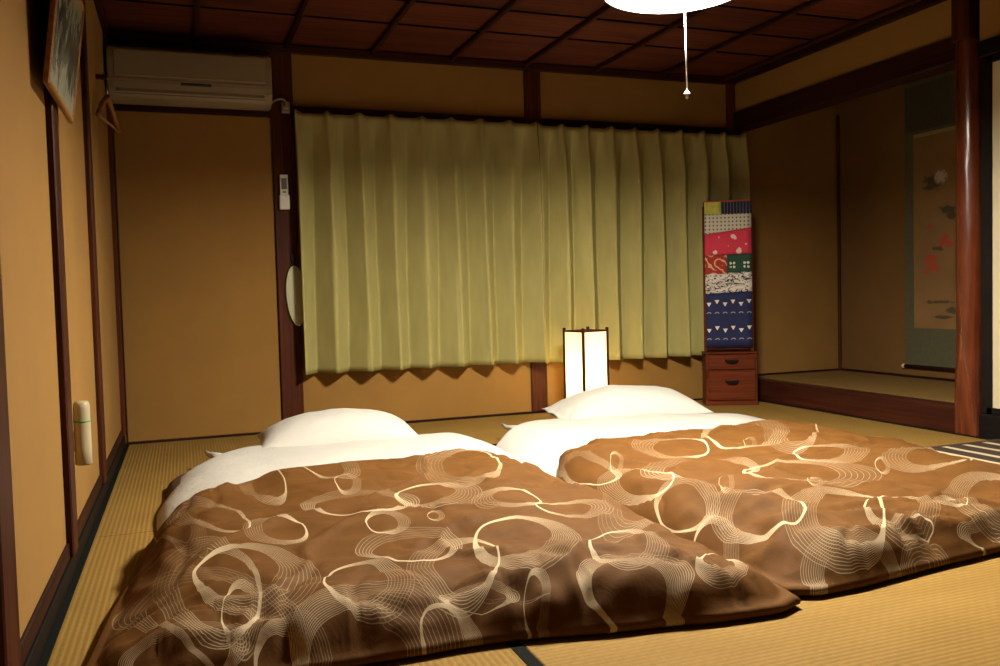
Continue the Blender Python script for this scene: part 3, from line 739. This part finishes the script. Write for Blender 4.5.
def spotmask(t, x, z, pts):
    acc = None; nz = t.noise(t.tc(), 60, 2); P = t.comb(x, z)
    for u, v, r in pts:
        d = t.vmath('DISTANCE', P, (u, v, 0)); d = t.math('ADD', d, t.math('MULTIPLY_ADD', nz, .02, -.010))
        m = t.math('LESS_THAN', d, r); acc = m if acc is None else t.math('MAXIMUM', acc, m)
    return acc
def m_pink(t, x, z): t.base(t.mix(spotmask(t, x, z, [(.035, .125, .016), (.045, .115, .012), (-.09, .02, .014), (.07, .025, .018), (.0, .06, .005), (-.06, .12, .005), (.12, .07, .005), (.075, .04, .01)]), (.62, .035, .075), (.80, .55, .50)))
def m_kara(t, x, z):
    v = t.node('ShaderNodeTexVoronoi'); v.inputs['Scale'].default_value = 15; t.l.new(t.tc(), v.inputs['Vector'])
    sw = t.math('SINE', t.math('MULTIPLY', v.outputs['Distance'], 17)); f = t.math('GREATER_THAN', sw, .55); t.base(t.mix(f, (.36, .022, .014), (.66, .42, .26)))
def m_green(t, x, z): t.base(t.mix(spotmask(t, x, z, [(u, v, .0085) for u in (-.058, -.034, .036, .060) for v in (.045, .072)]), (.012, .055, .030), (.70, .66, .55)))
def m_ink(t, x, z):
    n = t.noise(t.mapv(t.tc(), (15, 15, 34)), 1, 2, .5, 1.6); f = t.math('MULTIPLY', t.math('GREATER_THAN', n, .47), t.math('LESS_THAN', n, .545)); t.base(t.mix(f, (.66, .60, .54), (.02, .018, .018)))
def m_navy(t, x, z):
    P = t.comb(x, z); acc = None
    for v0, ph in ((.295, 0), (.115, .02)):
        xs = [-.135+.054*i for i in range(6)]
        for i, u in enumerate(xs):
            zz = v0 + (.018 if i % 2 else 0)
            rel = t.sep(t.vmath('SUBTRACT', P, (u, zz, 0)))
            # small fan: a triangle with a round head
            m = t.math('MULTIPLY', t.math('LESS_THAN', t.math('ABSOLUTE', rel[0]), t.math('MULTIPLY_ADD', rel[1], .55, .009)), t.math('LESS_THAN', t.math('ABSOLUTE', rel[1]), .013))
            acc = m if acc is None else t.math('MAXIMUM', acc, m)
            d = t.vmath('DISTANCE', P, (u, v0-.070, 0))
            a2 = t.math('MULTIPLY', t.math('LESS_THAN', t.math('ABSOLUTE', t.math('SUBTRACT', d, .016)), .003), t.math('GREATER_THAN', z, v0-.062))
            acc = t.math('MAXIMUM', acc, t.math('MULTIPLY', a2, .45))
    t.base(t.mix(acc, (.010, .014, .072), (.74, .64, .54)))
cover_z0, cover_z1 = .392, 1.392
def zc(py): return cover_z1 - (py-201)/147*(cover_z1-cover_z0)
cv.location = (3.829, -.362, cover_z0); cv.rotation_euler = (0, 0, math.radians(-25)); tag(cv, 'patchwork cloth of pink, red, green and navy prints hung over the mirror', 'cloth cover')
def patch(name, x0, x1, yl0, yl1, yr0, yr1, fn, lbl):
    """patch with slanted top/bottom given by photo rows on the left and right sides"""
    c = Vector(((x0+x1)/2, .072, zc(yl1))); n = 8; vs_ = []; fc = []
    for j in range(n+1):
        for i in range(n+1):
            u, v = i/n, j/n; x = lerp(x0, x1, u)
            z = lerp(lerp(zc(yl1), zc(yr1), u), lerp(zc(yl0), zc(yr0), u), v)
            wav = .004*math.sin(x*34)*(1-(z-cover_z0)) + .002*noise.noise(Vector((x*9, z*4, 0)))
            vs_.append(Vector((x, .072+wav, z))-c)
    for j in range(n):
        for i in range(n): a = j*(n+1)+i; fc.append((a, a+1, a+n+2, a+n+1))
    o = mobj(name, vs_, fc, pm(name+'_print_'+lbl.split()[0], fn), cv, c - Vector((0, 0, cover_z0)), smooth=True); o['label'] = lbl
    md = o.modifiers.new('thick', 'SOLIDIFY'); md.thickness = .003; md.offset = 0
    return o
k = cvw/2
patch('patch', -k, -k+.36*cvw, 201, 214, 201, 214, m_yellow, 'yellow-green patch')
patch('patch', -k+.36*cvw, k, 201, 214, 201, 214, m_stripe, 'dark striped patch')
patch('patch', -k, k, 214, 234, 214, 228, m_lattice, 'white dotted lattice patch')
patch('patch', -k, k, 234, 255, 228, 254, m_pink, 'pink floral patch')
patch('patch', -k, -k+.47*cvw, 255, 274, 255, 274, m_kara, 'red scrollwork patch')
patch('patch', -k+.47*cvw, k, 255, 274, 254, 272, m_green, 'dark green patch with white squares')
patch('patch', -k, k, 274, 293.5, 272, 292, m_ink, 'white patch with black strokes')
patch('patch', -k, k, 293.5, 348, 292, 348, m_navy, 'navy patch with pale fans')
# red edge folded over the mirror top and the plain back
box('top_fold', (-k, .070, cover_z1-.008-cover_z0), (k, .128, cover_z1+.004-cover_z0), plain('red_fold_cloth', (.42, .05, .03), .85), cv, .003)
box('back_flap', (-k, .122, .45), (k, .128, cover_z1-.004-cover_z0), plain('brown_back_cloth', (.12, .06, .03), .85), cv, .002)

# ------------------------------------------------------------------ air conditioner
ac = empty('air_conditioner', (.445, 0, 1.905)); tag(ac, 'cream wall-mounted air conditioner below the ceiling', 'air conditioner')
acm = plain('cream_plastic', (.27, .21, .125), .45, var=.03); acd = plain('dark_slot', (.02, .015, .012), .6); acs = plain('cream_plastic_trim', (.28, .22, .15), .5, var=.03)  # slightly paler cream for the trim line, seams and plug
prof_ac = [(-.03, .0), (-.03, .282), (-.165, .285), (-.198, .268), (-.205, .20), (-.205, .085), (-.198, .055), (-.165, .012), (-.10, .0)]
bm = bmesh.new(); A_ = [bm.verts.new((-.428, p[0], p[1])) for p in prof_ac]; B_ = [bm.verts.new((.428, p[0], p[1])) for p in prof_ac]
for i in range(len(prof_ac)): j = (i+1) % len(prof_ac); bm.faces.new((A_[i], A_[j], B_[j], B_[i]))
bm.faces.new(A_[::-1]); bm.faces.new(B_)
bmesh.ops.bevel(bm, geom=[e for e in bm.edges if abs(e.verts[0].co.x-e.verts[1].co.x) < 1e-6], offset=.006, segments=2, affect='EDGES')
bmobj('body', bm, acm, ac)
box('front_panel', (-.395, -.212, .118), (.395, -.203, .258), acm, ac, .004, 2)
box('trim_line', (-.42, -.209, .098), (.42, -.203, .104), acs, ac, .001)
box('display_strip', (-.06, -.2085, .080), (.10, -.204, .096), plain('dark_display', (.03, .03, .035), .3), ac, .002)
lv = box('louver', (-.39, -.203, .030), (.385, -.185, .072), acm, ac, .004); lv.rotation_euler = (math.radians(-14), 0, 0)
for zz in (.026, .074): 
    q = box('louver_gap', (-.395, -.2015+(.012 if zz < .05 else 0), zz), (.39, -.19, zz+.004), acd, ac, 0)
for i in range(9): box('grille_slat', (-.40, -.175+.016*i, .284), (.40, -.169+.016*i, .290), acd, ac, 0)
for sx in (-1, 1): box('end_cap_seam', (sx*.405-.001, -.2065, .02), (sx*.405+.001, -.2, .27), acs, ac, 0)
box('wall_plate', (-.41, -.031, .01), (.41, -.0005, .27), acd, ac, 0)
# power lead and socket on the post
so = empty('power_socket', (.962, -.030, 1.895)); tag(so, 'small cream power socket at the top of the dark post', 'socket')
box('socket_body', (-.024, -.030, 0), (.024, 0, .066), acm, so, .004, 2); box('plug', (-.014, -.052, .020), (.012, -.030, .050), acs, so, .004)
pw = tube('power_cord', [(.870, -.10, 1.935), (.895, -.095, 1.955), (.925, -.090, 1.968), (.950, -.088, 1.965), (.962, -.084, 1.950), (.962, -.082, 1.932)], .006, acm, ac, loc=(-.445, 0, -1.905))

# remote control in its holder on the post
rc = empty('remote_control', (.936, -.030, 1.33)); tag(rc, 'white air conditioner remote with a small display, on the dark post', 'remote control')
rwh = plain('remote_white', (.82, .79, .72), .4, var=.02)
box('remote_body', (-.024, -.026, .02), (.024, -.006, .205), rwh, rc, .006, 2)
box('holder', (-.029, -.032, 0), (.029, 0, .085), rwh, rc, .005, 2)
box('display', (-.016, -.0285, .118), (.016, -.0255, .182), plain('grey_display', (.16, .17, .15), .15), rc, .004, 2)
box('button', (-.010, -.029, .096), (.010, -.0255, .108), plain('green_button', (.15, .3, .25), .4), rc, .002)

# oval hanging mirror turned edge-on beside the curtain
om = empty('hanging_mirror', (.995, -.040, .640)); om.rotation_euler = (0, math.radians(-3), 0); tag(om, 'narrow oval mirror hung on the post beside the curtain', 'mirror')
chrome = plain('bright_metal', (.75, .8, .82), .18, 1.0, var=.02)
tq = NT('reflection_tinted_glass'); tq.base((.66, .64, .42)); tq.rough(.3); tq.b.inputs['Metallic'].default_value = .6; om_glass = tq.m  # yellow-green tint in the glass colour stands in for the room's reflection
def oval(name, a, b, y0, y1, mat, parent, zc_, n=48):
    bm = bmesh.new(); F = []; Bk = []
    for k_ in range(n):
        an = 2*PI*k_/n; F.append(bm.verts.new((a*math.cos(an), y0, zc_+b*math.sin(an)))); Bk.append(bm.verts.new((a*math.cos(an), y1, zc_+b*math.sin(an))))
    bm.faces.new(F); bm.faces.new(Bk[::-1])
    for k_ in range(n): j = (k_+1) % n; bm.faces.new((F[k_], F[j], Bk[j], Bk[k_]))
    return bmobj(name, bm, mat, parent)
oval('mirror_back', .056, .178, -.004, .004, plain('pale_green_back', (.62, .60, .36), .5, var=.04), om, .18)
oval('mirror_glass', .050, .170, -.0065, -.0042, om_glass, om, .18)
bm = bmesh.new(); n_ = 48
tube_bm(bm, [(.057*math.cos(2*PI*k_/n_), 0, .18+.179*math.sin(2*PI*k_/n_)) for k_ in range(n_+1)], .0045, 6, False); bmobj('rim', bm, chrome, om, smooth=True)
tube('hook', [(0, 0, .358), (0, 0, .395), (.008, 0, .41), (0, .01, .42)], .006, acd, om)
box('hook_plate', (-.010, -.004, .385), (.010, .008, .43), acd, om, .002)

# ------------------------------------------------------------------ left wall: picture, hanger, flashlight
pc_ = empty('framed_picture', (.035, -2.49, 1.37)); tag(pc_, 'framed ink picture in a honey wood frame tilted off the left wall', 'picture')
pc_.rotation_euler = (0, math.radians(7.5), 0)
fwid, fht = .27, .372
for nm, lo_, hi_ in (('frame_side', (-.008, -fwid, 0), (.008, -fwid+.017, fht)), ('frame_side', (-.008, fwid-.017, 0), (.008, fwid, fht)), ('frame_side', (-.008, -fwid+.017, 0), (.008, fwid-.017, .017)), ('frame_side', (-.008, -fwid+.017, fht-.017), (.008, fwid-.017, fht))):
    box(nm, lo_, hi_, M['frame_wood'], pc_, .003)
t = NT('ink_landscape'); s = t.sep(t.tc()); n = t.noise(t.mapv(t.tc(), (1, 11, 7)), 1, 5, .65, 1.2); n2 = t.noise(t.mapv(t.tc(), (1, 34, 16)), 1, 4, .6)
env = t.rng(t.math('ABSOLUTE', t.math('SUBTRACT', s[2], .17)), .02, .16, .14, -.06)
f = t.math('ADD', t.math('ADD', t.math('MULTIPLY', n, .6), t.math('MULTIPLY', n2, .4)), env)
t.base(t.ramp(f, [(.46, (.34, .34, .25)), (.56, (.18, .18, .14)), (.66, (.03, .03, .026))])); t.rough(.25); M['ink'] = t.m
box('picture_sheet', (-.004, -fwid+.015, .015), (.004, fwid-.015, fht-.015), M['ink'], pc_, 0)
box('backing_board', (-.0078, -fwid+.015, .015), (-.0045, fwid-.015, fht-.015), acd, pc_, 0)
# coat hanger
hg = empty('coat_hanger', (.048, -.74, 1.66)); hg.rotation_euler = (0, 0, math.radians(-9)); tag(hg, 'brown wooden coat hanger hooked on the left wall near the air conditioner', 'coat hanger')
tube('shoulder_bar', [(.0, -.20, .0), (.0, -.10, .075), (.0, 0, .125), (.0, .10, .075), (.0, .20, .0)], [.010, .012, .014, .012, .010], M['frame_wood'], hg, 8)
tube('trouser_bar', [(0, -.195, .002), (0, .195, .002)], .0065, M['frame_wood'], hg, 8)
tube('hook', [(0, 0, .13), (0, 0, .17), (0, .018, .19), (0, .012, .215), (-.012, 0, .222), (-.03, -.004, .215)], .003, chrome, hg, 8)
pg = box('wall_peg', (0, -.755, 1.868), (.05, -.729, 1.888), M['wood_z'], bev=.003); tag(pg, 'small dark peg carrying the coat hanger', 'peg')
# flashlight clipped low on the post
fl_ = empty('flashlight', (.034, -2.30, .292)); tag(fl_, 'cream cylindrical flashlight with a green band, mounted low on the left wall', 'flashlight')
cr = plain('cream_shell', (.46, .38, .24), .45, var=.03)
lathe('flashlight_body', [(.022, 0), (.027, .004), (.027, .06), (.0265, .165), (.0268, .200), (.025, .215), (.021, .222), (.001, .224)], cr, fl_, (0, 0, 0), 28, True, False)
lathe('band', [(.0266, .150), (.0276, .151), (.0276, .156), (.0266, .157)], plain('green_band', (.10, .34, .10), .5), fl_, (0, 0, 0), 28, False, False)
box('holder', (-.034, -.018, .05), (-.020, .018, .12), cr, fl_, .003)
fl_.scale = (.92, .92, .90)

# ------------------------------------------------------------------ hanging scroll in the alcove
SX = W+ALC-.012
sc = empty('hanging_scroll', (SX, -.965, .205)); tag(sc, 'tall hanging scroll with red flowers on grey-green silk in the alcove', 'hanging scroll')
silk = plain('grey_green_silk', (.085, .082, .042), .7, var=.14, scale=40); band = plain('dark_silk_band', (.055, .050, .032), .7, var=.2, scale=60)
t = NT('flower_painting'); s = t.sep(t.tc()); P = t.comb(s[1], s[2]); nz = t.noise(t.tc(), 22, 3); col = t.ramp(t.noise(t.tc(), 4, 4), [(.3, (.20, .11, .038)), (.7, (.25, .14, .05))])
def blob(pts, c, col, wob=.06):
    acc = None
    for px, py, rx, ry in pts:
        dd = fw + (px-500)/FPX*rr - (py-333)/FPX*uu; q = CAM + dd*((SX-CAM.x)/dd.x)
        d = t.vmath('LENGTH', t.vmath('MULTIPLY', t.vmath('SUBTRACT', P, (q.y+.965, q.z-.205-.285, 0)), (1/rx, 1/ry, 0)))
        d = t.math('ADD', d, t.math('MULTIPLY_ADD', nz, 2.4, -1.2)); m = t.rng(d, .55, 1.0, .8, 0); acc = m if acc is None else t.math('MAXIMUM', acc, m)
    return t.mix(acc, col, c)
col = blob([(930, 181, .07, .05), (934, 186, .08, .04), (949, 209, .09, .03), (953, 215, .07, .03), (940, 302, .13, .012), (945, 317, .12, .012), (952, 310, .04, .03), (938, 249, .05, .02)], (.03, .032, .02), col)
col = blob([(941, 177, .055, .05)], (.50, .44, .34), col)
col = blob([(930, 226, .028, .022), (944, 240, .05, .05), (949, 243, .05, .03), (930, 260, .06, .045), (934, 266, .06, .035), (926, 272, .03, .022)], (.42, .04, .02), col)
t.base(col); t.rough(.8)
box('silk_mount', (-.002, -.31, .03), (.002, .31, 1.96), silk, sc, 0)
box('painting', (-.0045, -.24, .285), (-.002, .235, 1.575), t.m, sc, 0)
box('silk_band', (-.0035, -.31, 1.62), (-.002, .31, 1.93), band, sc, 0)
box('silk_band', (-.004, -.24, 1.575), (-.002, .235, 1.60), plain('gold_brocade', (.30, .22, .08), .6, scale=90), sc, 0)
tube('bottom_roller', [(0, -.318, .018), (0, .318, .018)], .014, M['wood_y'], sc, 16)
ivory = plain('ivory_knob', (.62, .52, .32), .4)
for sy in (-1, 1): tube('roller_knob', [(0, sy*.318, .018), (0, sy*.336, .018), (0, sy*.342, .018)], [.015, .017, .012], ivory, sc, 16)
tube('top_rod', [(0, -.315, 1.965), (0, .315, 1.965)], .007, M['wood_y'], sc, 10)
tube('hanging_cord', [(0, -.12, 1.97), (0, 0, 2.03), (0, .12, 1.97)], .0025, plain('cord_brown', (.1, .07, .03)), sc, 6)

# ------------------------------------------------------------------ striped rug by the sliding door
t = NT('striped_rug_cloth'); s = t.sep(t.tc()); ph = t.math('FRACT', t.math('DIVIDE', t.math('ADD', s[0], .262), .13))
f = t.math('LESS_THAN', ph, .27); n = t.noise(t.tc(), 130, 3)
t.base(t.mix(f, (.030, .016, .009), (.52, .42, .27))); t.rough(.95); t.bump(n, .6, .004); M['rug'] = t.m
ru = empty('striped_rug', (3.86, -2.9, 0)); tag(ru, 'dark brown rug with cream stripes beside the right bed', 'rug')
nx_, ny_ = 24, 40; vs_ = []; fs_ = []
for j in range(ny_+1):
    for i in range(nx_+1):
        x = lerp(-.262, .262, i/nx_); yv = lerp(-.75, .735, j/ny_)
        vs_.append((x, yv, .008+.002*noise.noise(Vector((x*6, yv*5, 1)))))
for j in range(ny_):
    for i in range(nx_): a = j*(nx_+1)+i; fs_.append((a, a+1, a+nx_+2, a+nx_+1))
rb = mobj('rug_pile', vs_, fs_, M['rug'], ru, smooth=True); md = rb.modifiers.new('thick', 'SOLIDIFY'); md.thickness = .007; md.offset = -1
box('bound_edge', (-.264, .732, .001), (.264, .752, .011), M['brown_pad'], ru, .002)
